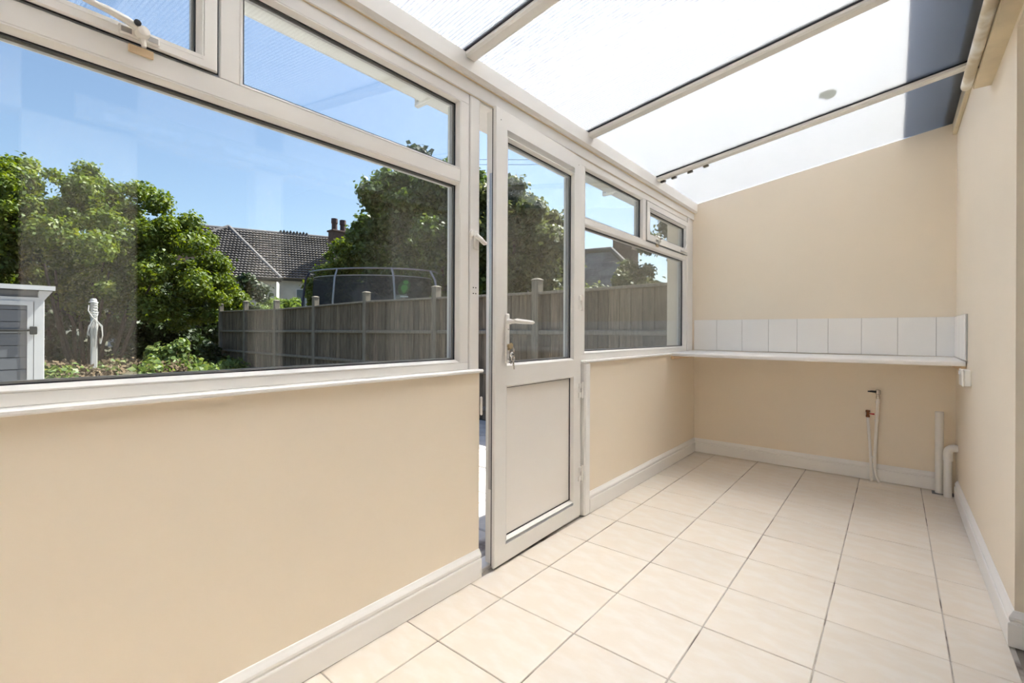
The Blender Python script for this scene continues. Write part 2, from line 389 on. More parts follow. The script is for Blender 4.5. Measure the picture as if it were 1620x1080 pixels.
def sash(parent, y0, y1, z0, z1, w, ww=None):
    """proud opening light; returns glass rect"""
    xf = XF+.009; w2 = w
    mb = MB().ring(y0, y1, z0, z1, [(0, xf-.055), (0, xf-.003), (.003, xf), (w2, xf), (w2, xf-.06)])
    s_ = obj('sash', mb, UPVC, parent)
    g = MB().ring(y0-.004, y1+.004, z0-.004, z1+.004, [(0, XF+.0012), (.004, XF+.0012)]); obj('gasket', g, GASK, s_)
    return s_, xf
# ---- window 1 (large, left)
w1 = thing('window_1', 'large white framed window with wide lower pane and two top lights', 'window', (XF, -.1, .888), kind='structure')
mb = MB()
bars(mb, [(-1.1, 1.397, .888, .919), (-1.1, 1.397, 2.001, 2.048), (1.345, 1.397, .917, 2.003), (-1.1, -1.013, .917, 2.003), (-1.02, 1.347, 1.663, 1.718), (.459, .509, 1.716, 2.003)])
obj('frame', mb, UPVC, w1)
glaze(w1, -1.0, 1.332, .932, 1.650)
glaze(w1, .522, 1.332, 1.731, 1.988)
s1, xf = sash(w1, -.62, .451, 1.724, 2.000, .030)
glaze(s1, -.575, .406, 1.757, 1.957, xf)
# ---- window 2 (small, far)
w2 = thing('window_2', 'smaller white framed window with two top lights beyond the door', 'window', (XF, 3.2, .888), kind='structure')
mb = MB()
bars(mb, [(2.300, 4.06, .888, .924), (2.300, 4.06, 2.005, 2.048), (2.300, 2.343, .922, 2.007), (4.008, 4.06, .922, 2.007), (2.341, 4.01, 1.675, 1.709), (3.148, 3.200, 1.707, 2.007)])
obj('frame', mb, UPVC, w2)
obj('frame', B(XO, XF+.006, 4.062, 4.12, .888, 2.048, c=.003).box(XO, XF-.004, 4.122, YE, .888, 2.048, c=.003), UPVC, w2)
glaze(w2, 2.355, 3.995, .937, 1.662)
glaze(w2, 2.358, 3.135, 1.722, 1.992)
s2, xf = sash(w2, 3.206, 4.056, 1.716, 1.998, .042)
glaze(s2, 3.262, 3.992, 1.772, 1.935, xf)
# rest of the window wall behind the camera
struct('window_3', B(XO, XF, YB, -1.1, .888, 2.048), UPVC)

def casement_handle(y, z, parent, flip=1, L=.105):
    xf = XF+.009
    h = thing('window_handle', '', '', (xf, y, z)) if parent is None else None
    return h
# cockspur handle on the left sash
def cockspur(parent, y, z, L):
    x = XF+.009
    hp = obj('handle', B(x-.001, x+.007, y-.042, y+.036, z-.010, z+.012, c=.003), PLAST, parent)
    obj('handle_recess', B(x+.006, x+.0078, y-.038, y-.018, z-.006, z+.007, c=.001), SPACER, hp)
    obj('handle_recess', B(x+.006, x+.0078, y+.012, y+.032, z-.006, z+.007, c=.001), SPACER, hp)
    mb = MB().lathe((x+.005, y, z+.004), (1, 0, 0), [(.014, 0), (.014, .016), (.011, .022), (.004, .024)], 16)
    mb.tube([(x+.016, y-.005, z+.008), (x+.020, y-.03, z+.016), (x+.022, y-L*.6, z+.021), (x+.022, y-L, z+.024)], [.009, .009, .008, .006], 10)
    mb.tube([(x+.008, y, z), (x+.010, y+.004, z-.026)], [.009, .005], 8)
    obj('lever', mb, PLAST, parent, smooth=True)
    obj('lock', MB().lathe((x+.024, y-.012, z+.016), (1, 0, 0), [(.007, 0), (.007, .006), (.005, .007)], 12), DARK, parent, smooth=True)
    obj('wedge', B(XF-.001, XF+.005, y-.022, y+.026, z-.040, z-.022, c=.001), CAULK, parent)
cockspur(s1, .290, 1.738, .105)
cockspur(s2, 3.40, 1.735, .09)
mb = MB().tube([(XF+.012, 3.90, 1.742), (XF+.022, 3.96, 1.752), (XF+.02, 4.0, 1.80), (XF+.01, 3.985, 1.85)], .005, 8)
mb.box(XF+.008, XF+.02, 3.88, 4.02, 1.728, 1.744, c=.003)
obj('stay', mb, PLAST, s2, smooth=True)

# ================================================================== DOOR
d_root = thing('door_1', 'white half-glazed garden door standing slightly ajar', 'door', (-1.378, 2.285, 0), kind='structure')
XD = -1.370; XDB = XD-.062
Y0, Y1, Z0, Z1 = 1.520, 2.285, .012, 2.036
mb = MB().ring(Y0, Y1, Z0, Z1, [(.012, XDB), (.012, XD-.018), (0, XD-.016), (0, XD-.004), (.004, XD), (.080, XD), (.080, XDB), (.012, XDB)])
leaf = obj('leaf_frame', mb, UPVC, d_root)
obj('middle_rail', B(XDB, XD, Y0+.078, Y1-.078, .808, .892, c=.001), UPVC, d_root)
obj('seal', MB().ring(Y0, Y1, Z0, Z1, [(.013, XD-.020), (.006, XD-.020), (.006, XD-.026), (.013, XD-.026)]), GASK, d_root)
obj('lock_plate', B(XD-.045, XD-.028, Y0+.0105, Y0+.013, .35, 1.75), STEEL, d_root)
glaze(d_root, 1.614, 2.192, .905, 1.912, XD, 'pane')
q = .013
for (a, b, c_, d_) in ((1.614, 2.192, .120, .795),):
    obj('glazing_bead', MB().ring(a-q, b+q, c_-q, d_+q, [(-.002, XD-.004), (0, XD+.0005), (.003, XD+.0005), (q-.002, XD-.012), (q, XD-.017), (q, XD-.022)]), UPVC, d_root)
    obj('gasket', MB().ring(a, b, c_, d_, [(-.002, XD-.0165), (.0028, XD-.0175), (.0028, XD-.023)]), GASK, d_root)
    obj('door_panel', B(XD-.045, XD-.022, a-.01, b+.01, c_-.01, d_+.01), UPVC2, d_root)
# lever handle
hb = obj('handle', B(XD, XD+.010, 1.586, 1.613, .908, 1.130, c=.005), PLAST, d_root)
mb = MB().lathe((XD+.009, 1.600, 1.094), (1, 0, 0), [(.0125, 0), (.0125, .012), (.010, .018), (.0085, .045)], 16)
mb.tube([(XD+.050, 1.592, 1.095), (XD+.052, 1.61, 1.096), (XD+.050, 1.66, 1.094), (XD+.047, 1.735, 1.092), (XD+.045, 1.752, 1.092)], [.009, .0115, .0105, .0085, .004], 12)
obj('lever', mb, PLAST, hb, smooth=True)
obj('lock', MB().lathe((XD+.008, 1.600, .985), (1, 0, 0), [(.0085, 0), (.0085, .010), (.007, .011)], 16).box(XD+.006, XD+.016, 1.596, 1.604, .965, .985, c=.001), BRASS, hb, smooth=True)
for z in (1.058, .925): obj('screw', MB().lathe((XD+.009, 1.600, z), (1, 0, 0), [(.0035, 0), (.003, .002)], 8), STEEL, hb)
# hinges
for z in (1.215, .72, .25):
    hg = obj('hinge', MB().lathe((-1.366, 2.290, z-.045), (0, 0, 1), [(.0075, 0), (.0075, .09)], 12), PLAST, d_root, smooth=True)
    obj('hinge_plate', B(-1.372, -1.3655, 2.255, 2.290, z-.04, z-.012, c=.001).box(-1.372, -1.3655, 2.255, 2.290, z+.012, z+.04, c=.001), PLAST, hg)
for (y, z) in ((1.555, 1.985), (2.250, 1.985)): obj('screw_hole', MB().lathe((XD-.001, y, z), (1, 0, 0), [(.004, 0), (.002, .0015)], 8), DARK, d_root)
d_root.rotation_euler = (0, 0, R(1.9))
# outer frame of the door
fr = thing('door_frame', 'white outer frame around the garden door', 'door frame', (XF, 1.9, 0), kind='structure')
mb = B(XO, XF+.004, 1.399, 1.458, .874, 2.046, c=.004).box(XO, XF-.006, 1.440, 1.458, 0, .88, c=.003)
mb.box(XO, XF-.004, 1.458, 2.288, 2.037, 2.046, c=.002); mb.box(XO, XF-.006, 2.288, 2.302, 0, 2.046, c=.003)
obj('frame', mb, UPVC, fr)
obj('screw', MB().lathe((XF+.004, 1.42, 1.21), (1, 0, 0), [(.003, 0), (.002, .002)], 8).lathe((XF+.004, 1.42, 1.235), (1, 0, 0), [(.003, 0), (.002, .002)], 8).lathe((XF+.004, 1.435, 1.21), (1, 0, 0), [(.003, 0), (.002, .002)], 8).lathe((XF+.004, 1.435, 1.235), (1, 0, 0), [(.003, 0), (.002, .002)], 8), DARK, fr)
# draught hook on the jamb
hk = thing('door_catch', 'small white plastic hook catch on the jamb left of the door', 'catch', (XF+.004, 1.43, 1.44))
x = XF+.004
obj('plate', B(x, x+.010, 1.415, 1.448, 1.395, 1.475, c=.005).lathe((x, 1.404, 1.462), (1, 0, 0), [(.013, 0), (.013, .006), (.009, .011)], 14), PLAST, hk, smooth=True)
obj('hook', MB().tube([(x+.010, 1.425, 1.455), (x+.022, 1.440, 1.440), (x+.026, 1.462, 1.425), (x+.022, 1.474, 1.428)], [.011, .011, .009, .007], 10), PLAST, hk, smooth=True)
kp = thing('door_catch', 'low white keep plate on the wall edge left of the door', 'catch', (-1.37, 1.455, .73))
obj('plate', B(-1.373, -1.360, 1.4525, 1.462, .69, .77, c=.004), PLAST, kp)
# keys in the lock
kx, ky, kz = -1.322, 1.603, .985
keys = thing('key_bunch', 'bunch of metal keys hanging from the garden door lock', 'keys', (kx, ky, kz))
def key(nm, c, ang, L, parent, dirx=False):
    ca, sa = math.cos(ang), math.sin(ang); mb = MB()
    def T(y, z): return (c[0], c[1]+y*ca-z*sa, c[2]+y*sa+z*ca)
    ringp = [T(.011*math.cos(t), .010*math.sin(t)-.010) for t in [i*2*math.pi/14 for i in range(14)]]
    mb.tube(ringp, .0032, 6, closed=True)
    mb.prism([T(-.0035, -.018), T(.0035, -.018), T(.0035, -L), T(0, -L-.003), T(-.0035, -L), T(-.0035, -L*.8), T(-.002, -L*.75), T(-.0035, -L*.7), T(-.0035, -L*.6), T(-.002, -L*.55)], (.002, 0, 0))
    return obj(nm, mb, STEEL, parent, smooth=False)
obj('key', MB().tube([(XD+.030, 1.600, .985), (kx, ky, .985)], .003, 6).lathe((kx-.002, ky, .985), (1, 0, 0), [(.013, 0), (.014, .0015), (.013, .003)], 16), BRASS, keys)
obj('key_ring', MB().tube([(kx+.002+.004*math.sin(t), ky+.004+.009*math.sin(t), .972+.017*math.cos(t)-.008) for t in [i*2*math.pi/20 for i in range(20)]], .0015, 6, closed=True), STEEL, keys)
key('key', (kx+.006, ky+.002, .952), .08, .055, keys); key('key', (kx+.002, ky+.006, .955), -.22, .050, keys); key('key', (kx+.009, ky+.000, .940), .15, .058, keys)

# ================================================================== ROOF
SL = math.atan(.152); XT = .335
by = [1.368+k*.985 for k in range(-2, 3)]   # glazing bar centre lines
def rp(x, y, dz=0): return (x, y, roofz(x)+dz)
edges = [YB]+by+[YE+.03]
plab = ['sheet behind the camera, second', 'sheet overhead behind the camera', 'partly seen sheet at the top edge nearest the camera',
        'wide sheet between the nearest and middle glazing bars', 'sheet with a dark algae spot between middle and far glazing bars', 'sheet meeting the end wall beyond the far glazing bar']
for i in range(len(edges)-1):
    a, b = edges[i]+(.008 if i else 0), edges[i+1]-(.008 if i < len(edges)-2 else 0)
    if b-a < .1: continue
    t = thing('roof_panel', 'opal twin-wall polycarbonate roof '+plab[min(i, 5)], 'roof panel', rp(-1.5, (a+b)/2), group='polycarbonate roof sheets')
    T = .010
    mb = MB().prism([rp(-1.62, a, T), rp(XT, a, T), rp(XT, b, T), rp(-1.62, b, T)], (0, 0, .0008)); obj('upper_skin', mb, POLY, t)
    mb = MB().prism([rp(-1.62, a, 0), rp(XT, a, 0), rp(XT, b, 0), rp(-1.62, b, 0)], (0, 0, .0006)); obj('lower_skin', mb, POLYL, t)
    mb = MB(); y = a+.008
    while y < b-.004:
        mb.add([rp(-1.62, y, .0008), rp(XT, y, .0008), rp(XT, y, T), rp(-1.62, y, T)], [(0, 1, 2, 3)]); y += .016
    w = obj('webs', mb, POLYR, t); w['kind'] = 'stuff'
    if i == 4:
        rs = random.Random(5); pts = []
        for k in range(16):
            an = k*2*math.pi/16; r_ = rs.uniform(.6, 1.15); pts.append((-.287+.040*r_*math.cos(an), 3.072+.070*r_*math.sin(an)))
        obj('algae_spot', MB().prism([rp(x_, y_, T+.0009) for x_, y_ in pts], (0, 0, .0006)), STAIN, t)
if True:
    spk = MB(); rs = random.Random(12)
    for (x_, y_) in ((.072, 3.82), (.06, 3.80), (.02, 3.05), (.035, 3.04), (-.62, 2.9), (-.9, 2.0), (-.4, 2.6)):
        spk.prism([rp(x_-.006, y_, .0118), rp(x_, y_-.012, .0118), rp(x_+.007, y_+.002, .0118), rp(x_+.001, y_+.010, .0118)], (0, 0, .001))
    tag(obj('roof_debris', spk, LEAD), 'tiny dark specks of dirt lying on the roof sheets', 'debris', kind='stuff')
blab = {0: 'farther one behind the camera', 1: 'first one behind the camera', 2: 'nearest in view', 3: 'middle one in view', 4: 'farthest, set with small dark clips'}
for i, y in enumerate(by):
    t = thing('glazing_bar', 'white sloping roof glazing bar, '+blab[i], 'glazing bar', rp(-1.36, y), group='white roof glazing bars')
    w = .030
    mb = MB().prism([rp(-1.358, y-w, -.002), rp(-1.358, y-w, -.018), rp(-1.358, y-w+.008, -.026), rp(-1.358, y+w-.008, -.026), rp(-1.358, y+w, -.018), rp(-1.358, y+w, -.002)], (XT-.012+1.358, 0, .152*(XT-.012+1.358)))
    obj('cap', mb, UPVC, t)
    mb = MB().prism([rp(-1.36, y-w-.004, 0.002), rp(-1.36, y-w-.004, -.006), rp(-1.36, y-w+.002, -.006), rp(-1.36, y-w+.002, .002)], (XT-.012+1.36, 0, .152*(XT-.012+1.36)))
    obj('gasket', mb, GASK, t)
    obj('top_cap', MB().prism([rp(-1.64, y-.03, .012), rp(-1.64, y-.02, .03), rp(-1.64, y+.02, .03), rp(-1.64, y+.03, .012)], (XT+1.64, 0, .152*(XT+1.64))), LEAD, t)
    if i == 4:
        for cx in (-1.325, -1.245, -1.13, -1.02):
            obj('clip', MB().prism([rp(cx-.016, y+w-.014, -.038), rp(cx+.016, y+w-.014, -.038), rp(cx+.016, y+w+.016, -.034), rp(cx-.016, y+w+.016, -.034)], (0, 0, .014)), CLIPM, t)
struct('trim_9', MB().prism([(.245, YB, roofz(.245)+.014), (.345, YB, roofz(.345)+.014), (.345, YB, 2.56), (.335, YB, 2.56), (.335, YB, roofz(.335)+.02), (.245, YB, roofz(.245)+.02)], (0, YE+.2-YB, 0)), LEAD, 'grey flashing along the top edge of the roof', 'flashing')
# gutter outside the eaves with brackets
g = thing('gutter', 'white plastic gutter with brackets outside under the roof edge', 'gutter', (-1.63, 1.5, 2.08))
pr = [(-1.50, 2.165), (-1.50, 2.075), (-1.515, 2.062), (-1.60, 2.055), (-1.62, 2.062), (-1.64, 2.10), (-1.64, 2.12), (-1.634, 2.12), (-1.634, 2.10), (-1.616, 2.068), (-1.515, 2.069), (-1.506, 2.08), (-1.506, 2.165)]
obj('channel', MB().prism([(x_, YB, z_) for x_, z_ in pr], (0, YE+.1-YB, 0)), UPVC, g)
for y in (.3, 1.33, 2.45, 3.05): obj('bracket', MB().box(-1.648, -1.50, y-.012, y+.012, 2.044, 2.062, c=.003).box(-1.652, -1.64, y-.012, y+.012, 2.044, 2.125, c=.003), UPVC, g)
struct('trim_10', B(-1.50, -1.45, YB, YE+.1, 2.05, 2.17), UPVC, 'white fascia board behind the gutter', 'fascia')

# roller blind cassette on the right wall top
rb = thing('roller_blind', 'aged white roller blind tube and cream cassette high on the right wall', 'blind', (.28, 2.0, 2.15))
obj('cassette', MB().prism([(XR, .4, 2.102), (.262, .4, 2.102), (.258, .4, 2.106), (.258, .4, 2.150), (.270, .4, 2.175), (.276, .4, 2.210), (XR, .4, 2.225)], (0, 2.41, 0)), BOXM, rb)
obj('cassette_lip', B(.2545, .259, .4, 2.80, 2.120, 2.138, c=.001), UPVC, rb)
obj('roller', MB().lathe((.238, .4, 2.121), (0, 1, 0), [(.015, 0), (.0195, .01), (.0195, 2.40), (.018, 2.413), (.012, 2.424), (.004, 2.428)], 20), ROLLM, rb, smooth=True)
for y in (.5, 1.6, 2.62): obj('bracket', B(.236, .262, y-.008, y+.008, 2.112, 2.130, c=.002), DARK, rb)

# ================================================================== BACKSPLASH, SHELF, PIPES
tx = [XW, -1.181, -.981, -.784, -.586, -.385, -.184, .018, .217, XR]
struct('trim_11', B(XW, XR, YE-.006, YE-.0005, .898, 1.160).box(XR-.006, XR-.0005, 3.60, YE-.001, .898, 1.160), WGROUT, 'grout bed behind the white wall tiles', 'grout')
for i in range(len(tx)-1):
    o = obj('tile', B(tx[i]+.0012, tx[i+1]-.0012, YE-.011, YE-.004, .899, 1.161, c=.0012), WTILE, wall_end)
for a, b in ((3.612, 3.81), (3.812, 4.01), (4.012, 4.209)):
    obj('tile', B(XR-.011, XR-.004, a, b, .899, 1.161, c=.0012), WTILE, wall_right)
sh = thing('shelf', 'long white laminate shelf across the end wall below the white tiles', 'shelf', (-.5, 3.9, .88))
N = 24; mb = MB(); pr0 = [(3.622, .866), (3.619, .871), (3.619, .886), (3.624, .893), (YE-.008, .897), (YE-.008, .866)]
vs = []
for i in range(N+1):
    x_ = -1.366+(XR-.006+1.366)*i/N; sag = -.004*math.sin(math.pi*i/N)
    vs += [(x_, y_, z_+sag) for y_, z_ in pr0]
n_ = len(pr0)
fs = [(i*n_+k, i*n_+(k+1) % n_, (i+1)*n_+(k+1) % n_, (i+1)*n_+k) for i in range(N) for k in range(n_)]+[tuple(range(n_)), tuple(N*n_+k for k in range(n_))]
mb.add(vs, fs); obj('board', mb, LAM, sh)
obj('batten', B(XW+.0005, XW+.022, 3.66, YE-.02, .838, .8655, c=.002), BATT, sh); obj('batten', B(XR-.022, XR-.0005, 3.66, YE-.02, .834, .8655, c=.002), BATT, sh)
# socket under the shelf on the right wall
sk = thing('wall_socket', 'white double socket box on the right wall below the shelf end', 'socket', (XR, 3.49, .81))
obj('back_box', B(XR-.028, XR-.0003, 3.43, 3.575, .770, .855, c=.004), PLAST, sk)
obj('faceplate', B(XR-.037, XR-.028, 3.427, 3.578, .767, .858, c=.004), PLAST, sk)
for y in (3.465, 3.54): obj('switch', B(XR-.042, XR-.0365, y-.008, y+.008, .825, .845, c=.002), PLAST, sk)
# pipes
p1 = thing('water_pipe', 'shorter white water pipe with brass red-handled valve', 'pipe', (-.14, 4.19, 0))
obj('pipe', MB().tube([(-.125, 4.185, .001), (-.126, 4.185, .14), (-.132, 4.188, .25), (-.145, 4.197, .45)], .0085, 12), PLAST, p1, smooth=True)
obj('valve', MB().lathe((-.145, 4.197, .450), (0, 0, 1), [(.012, 0), (.012, .012), (.009, .014), (.009, .036), (.013, .038), (.013, .050), (.009, .051)], 12), COPPER, p1, smooth=True)
obj('valve_handle', MB().tube([(-.137, 4.195, .476), (-.108, 4.190, .476)], [.003, .006], 8), RED, p1, smooth=True)
obj('pipe_clip', MB().lathe((-.1255, 4.185, .165), (0, 0, 1), [(.012, 0), (.012, .012)], 12), PLAST, p1, smooth=True)
p2 = thing('water_pipe', 'taller white water pipe bent at its foot with dark chrome tap head', 'pipe', (-.1, 4.19, 0))
obj('pipe', MB().tube([(-.078, 4.170, .001), (-.094, 4.178, .035), (-.103, 4.186, .085), (-.105, 4.19, .17), (-.099, 4.196, .32), (-.093, 4.200, .47), (-.088, 4.202, .59)], .0095, 12), PLAST, p2, smooth=True)
obj('tap_body', MB().lathe((-.088, 4.202, .585), (0, 0, 1), [(.012, 0), (.012, .018), (.010, .020), (.010, .030), (.015, .034), (.015, .062), (.010, .066)], 14), STEEL, p2, smooth=True)
obj('tap_lever', MB().tube([(-.098, 4.198, .635), (-.125, 4.190, .637), (-.146, 4.187, .636)], [.009, .007, .004], 10), DARK, p2, smooth=True)
for z, x_ in ((.555, -.0897), (.425, -.0947)): obj('pipe_clip', MB().lathe((x_, 4.200, z), (0, 0, 1), [(.013, 0), (.0135, .012)], 12), PLAST, p2, smooth=True)
p3 = thing('waste_standpipe', 'straight open-topped white waste standpipe by the right corner', 'pipe', (.235, 4.15, 0))
mb = MB(); c = (.231, 4.150, .001); n_ = 24
mb.lathe(c, (0, 0, 1), [(.0215, 0), (.0215, .535), (.0185, .535), (.0185, .40)], n_); obj('pipe', mb, PLAST, p3, smooth=True)
obj('floor_seal', MB().box(.195, .30, 4.115, 4.19, .0, .004, c=.001), LEAD, p3)
p4 = thing('waste_elbow_pipe', 'short white waste pipe with elbow turning into the right wall', 'pipe', (.278, 4.09, 0))
obj('pipe', MB().lathe((.268, 4.090, .001), (0, 0, 1), [(.0205, 0), (.0205, .25)], n_), PLAST, p4, smooth=True)
mb = MB().lathe((.268, 4.090, .235), (0, 0, 1), [(.0255, 0), (.026, .012), (.0245, .014), (.0245, .05)], n_)
mb.tube([(.268+.03*(1-math.cos(t)), 4.090, .283+.034*math.sin(t)) for t in [i*math.pi/2/8 for i in range(9)]]+[(.325, 4.090, .317)], .0235, n_)
obj('elbow', mb, PLAST, p4, smooth=True)

# ================================================================== OUTSIDE
def gz(x, y):
    t = min(1, max(0, (-x-4)/8)); return -.10+.27*t
mb = MB(); nx, ny = 40, 30; vs = []
rg = random.Random(9)
for i in range(nx+1):
    for j in range(ny+1):
        x_ = -1.62-68*(i/nx)**1.6; y_ = -12+(46)*(j/ny)
        vs.append((x_, y_, gz(x_, y_)+rg.uniform(-.02, .02)*(x_ < -4)))
mb.add(vs, [(i*(ny+1)+j, (i+1)*(ny+1)+j, (i+1)*(ny+1)+j+1, i*(ny+1)+j+1) for i in range(nx) for j in range(ny)])
struct('garden_ground', mb, SOIL, 'dark garden soil with fallen leaves beyond the window', 'ground')
patio = struct('patio', B(-4.4, -1.62, -4, 4.38, -.14, -.085), WGROUT, 'pale sunlit paving outside the garden door', 'patio')
pm = MB().box(-.22, .22, -.22, .22, -.02, 0, c=.006); pme = bpy.data.meshes.new('paving_slab'); pme.from_pydata(pm.v, [], pm.f); pme.materials.append(PAVE)
for i in range(6):
    for j in range(18):
        o = link('paving_slab', pme, patio); o.location = (-1.87-i*.45, -3.7+j*.45, -.07+rg.uniform(-.002, .002))

# ---- fence
FX, FY, FA, FS = -14.480, 4.8564, -.03602, 1.8688
fd = Vector((math.cos(FA), math.sin(FA), 0)); fn = Vector((math.sin(FA), -math.cos(FA), 0))  # fn towards camera
fence = thing('fence', 'weathered brown close-board garden fence with square posts running to the house', 'fence', (FX+6, FY-.2, 0))
def fbox(s0, s1, n0, n1, z0, z1, dz=0, c=0.0, slope=0):
    """box along the fence: s along, n towards camera"""
    mb = MB().box(0, s1-s0, n0, n1, z0, z1, c=c); o = Vector((FX, FY, 0))
    mb.v = [tuple(o+fd*(s0+v[0])+fn*v[1]+Vector((0, 0, v[2]+slope*v[0]))) for v in mb.v]; return mb
ptop = [1.80, 1.80, 1.74, 1.735, 1.725, 1.705, 1.675, 1.67]
for k in range(8):
    s_ = k*FS
    if k == 7: break
    z = ptop[k]; zb = gz(FX+s_, FY)-.1
    mb = fbox(s_-.05, s_+.05, -.05, .05, zb, z-.012, c=.004)
    obj('post', mb, WOODP, fence)
    mb = MB(); o = Vector((FX, FY, 0))+fd*s_
    vs = [tuple(o+fd*a+fn*b_+Vector((0, 0, z+h_))) for h_, w_ in ((-.014, .056), (-.004, .056), (.012, .03)) for a, b_ in ((-w_, -w_), (w_, -w_), (w_, w_), (-w_, w_))]
    mb.add(vs, [(k2*4+j, k2*4+(j+1) % 4, k2*4+4+(j+1) % 4, k2*4+4+j) for k2 in (0, 1) for j in range(4)]+[(3, 2, 1, 0), (8, 9, 10, 11)])
    obj('post_cap', mb, WOODP, fence)
ftop = [1.60, 1.58, 1.55, 1.56, 1.575, 1.55, 1.525, 1.53]
rf = random.Random(21)
for k in range(7):
    s0, s1 = k*FS+.05, (k+1)*FS-.05
    if k == 6: s1 = 13.05
    sl_ = (ftop[k+1]-ftop[k])/FS
    obj('capping_rail', fbox(s0, s1, -.045, .035, ftop[k]-.03, ftop[k], c=.004, slope=sl_), WOODP, fence)
    for z in (1.02, .50, .02): obj('rail', fbox(s0, s1, -.005, .045, z, z+.055, c=.012), WOODP, fence)
    nb_ = 14; w_ = (s1-s0)/nb_
    for i in range(nb_):
        a = s0+i*w_; th = rf.uniform(.008, .018)
        top = ftop[k]-.03+sl_*(a-s0)
        o_ = Vector((FX, FY, 0)); d0 = -.008-rf.uniform(0, .008); e0, e1 = a+.006, a+w_+.001
        pl = [o_+fd*u_+fn*v_ for u_, v_ in ((e0, d0-.004), (e1, d0), (e1, -.030), (e1-.002, -.040), (e0-.012, -.040), (e0-.012, -.033), (e0, -.033))]
        obj('board', MB().prism([p_+Vector((0, 0, -.25)) for p_ in pl], (0, 0, top+.25)), WOODF, fence)

# ---- foliage
def foliage(name, mat_, clumps, n, size, seed, parent=None, down=.0, squash=1.0, long=1.5):
    """n leaves over ellipsoid clumps: (cx,cy,cz,rx,ry,rz)"""
    r_ = np.random.default_rng(seed); C = np.array(clumps, float)
    area = C[:, 3]*C[:, 5]+C[:, 4]*C[:, 5]; k = r_.choice(len(C), n, p=area/area.sum())
    d = r_.normal(size=(n, 3)); d /= np.linalg.norm(d, axis=1)[:, None]
    rad = r_.uniform(.25, 1.0, n)**.5*np.where(r_.random(n) < .12, r_.uniform(1, 1.5, n), 1)
    c = C[k, :3]+C[k, 3:]*d*rad[:, None]
    c = c+r_.normal(size=(n, 3))*.05; nrm = d+r_.normal(size=(n, 3))*.75+np.array([0, 0, .45]); nrm /= np.linalg.norm(nrm, axis=1)[:, None]
    t = np.cross(nrm, r_.normal(size=(n, 3))); t /= np.linalg.norm(t, axis=1)[:, None]
    b = np.cross(nrm, t); s = (size*r_.uniform(.6, 1.35, n))[:, None]
    v = np.stack([c-t*s*long*.5, c+b*s*.5+nrm*s*.12, c+t*s*long*.5-nrm*s*.1, c-b*s*.5+nrm*s*.12], 1).reshape(-1, 3)
    off = rootloc(parent) if parent is not None else Vector((0, 0, 0))
    v = v-np.array(off)
    me = bpy.data.meshes.new(name); me.vertices.add(4*n); me.loops.add(4*n); me.polygons.add(n)
    me.vertices.foreach_set('co', v.astype(np.float32).ravel()); me.loops.foreach_set('vertex_index', np.arange(4*n, dtype=np.int32))
    me.polygons.foreach_set('loop_start', np.arange(0, 4*n, 4, dtype=np.int32))
    me.update(calc_edges=True); me.materials.append(mat_)
    return link(name, me, parent)
def shell(c, rad, n, cr, seed, zmin=-1, jit=.12):
    """clump centres over an ellipsoid surface"""
    r_ = np.random.default_rng(seed); o = []
    while len(o) < n:
        d = r_.normal(size=3); d /= np.linalg.norm(d)
        if d[2] < zmin: continue
        q_ = r_.uniform(.62, 1.14); s_ = r_.uniform(.5, 1.25)*cr
        o.append((c[0]+rad[0]*d[0]*q_, c[1]+rad[1]*d[1]*q_, c[2]+rad[2]*d[2]*q_, s_, s_, s_*.8))
    return o
def stems(parent, base, top, n, rad, seed, spread=.5):
    r_ = random.Random(seed); mb = MB()
    for i in range(n):
        a = r_.uniform(0, 6.28); q_ = r_.uniform(.1, 1)
        x0, y0 = base[0]+spread*.5*q_*math.cos(a), base[1]+spread*.6*q_*math.sin(a)
        x1, y1 = base[0]+spread*1.1*q_*math.cos(a), base[1]+spread*1.5*q_*math.sin(a); z1 = top*r_.uniform(.75, 1)
        mx, my = (x0+x1)/2+r_.uniform(-.1, .1), (y0+y1)/2+r_.uniform(-.15, .15)
        mb.tube([(x0, y0, base[2]-.1), (mx, my, (base[2]+z1)/2), (x1, y1, z1)], [rad, rad*.8, rad*.4], 6)
    return obj('stem', mb, BARK, parent)
def tree(name, label, cat, base, shells, leaf, n, size, seed, nst=1, srad=.1, group=None, spread=.5, stemtop=2.5, **kw):
    t = thing(name, label, cat, base, group)
    cl = []
    for i, s_ in enumerate(shells): cl += shell(*s_, seed=seed*7+i)
    o = foliage('foliage', leaf, cl, n, size, seed, t, **kw); o['kind'] = 'stuff'
    if nst: st = stems(t, base, stemtop, nst, srad, seed, spread)
    return t
# big sunlit bush at the back left of the garden
tree('bush', 'tall sunlit leafy bush at the back of the garden beside the fence end', 'bush', (-16.0, 2.3, .15),
     [((-16.0, 2.2, 3.3), (1.8, 2.1, 1.7), 70, .40), ((-15.6, 3.9, 2.6), (1.4, 1.3, 1.5), 50, .33), ((-16.0, 1.6, 4.4), (1.2, 1.3, .65), 26, .26), ((-15.8, 2.9, 4.5), (.8, .8, .55), 14, .22), ((-15.6, 4.9, 2.2), (1.0, .75, 1.0), 26, .28)],
     L_BUSH, 110000, .064, 1, nst=16, srad=.05, spread=1.3, stemtop=2.8)
tree('bush', 'dark green bush behind the grey shed at the far left', 'bush', (-15.5, -.4, .15),
     [((-16.2, -.4, 2.9), (1.6, 1.7, 1.9), 70, .42)], L_TREE, 45000, .08, 2, nst=6, srad=.05, spread=.8)
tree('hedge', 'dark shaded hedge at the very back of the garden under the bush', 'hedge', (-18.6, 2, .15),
     [((-19.0, 2.0, 1.5), (.8, 6.0, 2.2), 170, .5), ((-18.2, 2.0, .9), (.5, 5.0, .9), 90, .4)], L_DARK, 80000, .10, 3, nst=10, srad=.05, spread=2.0)
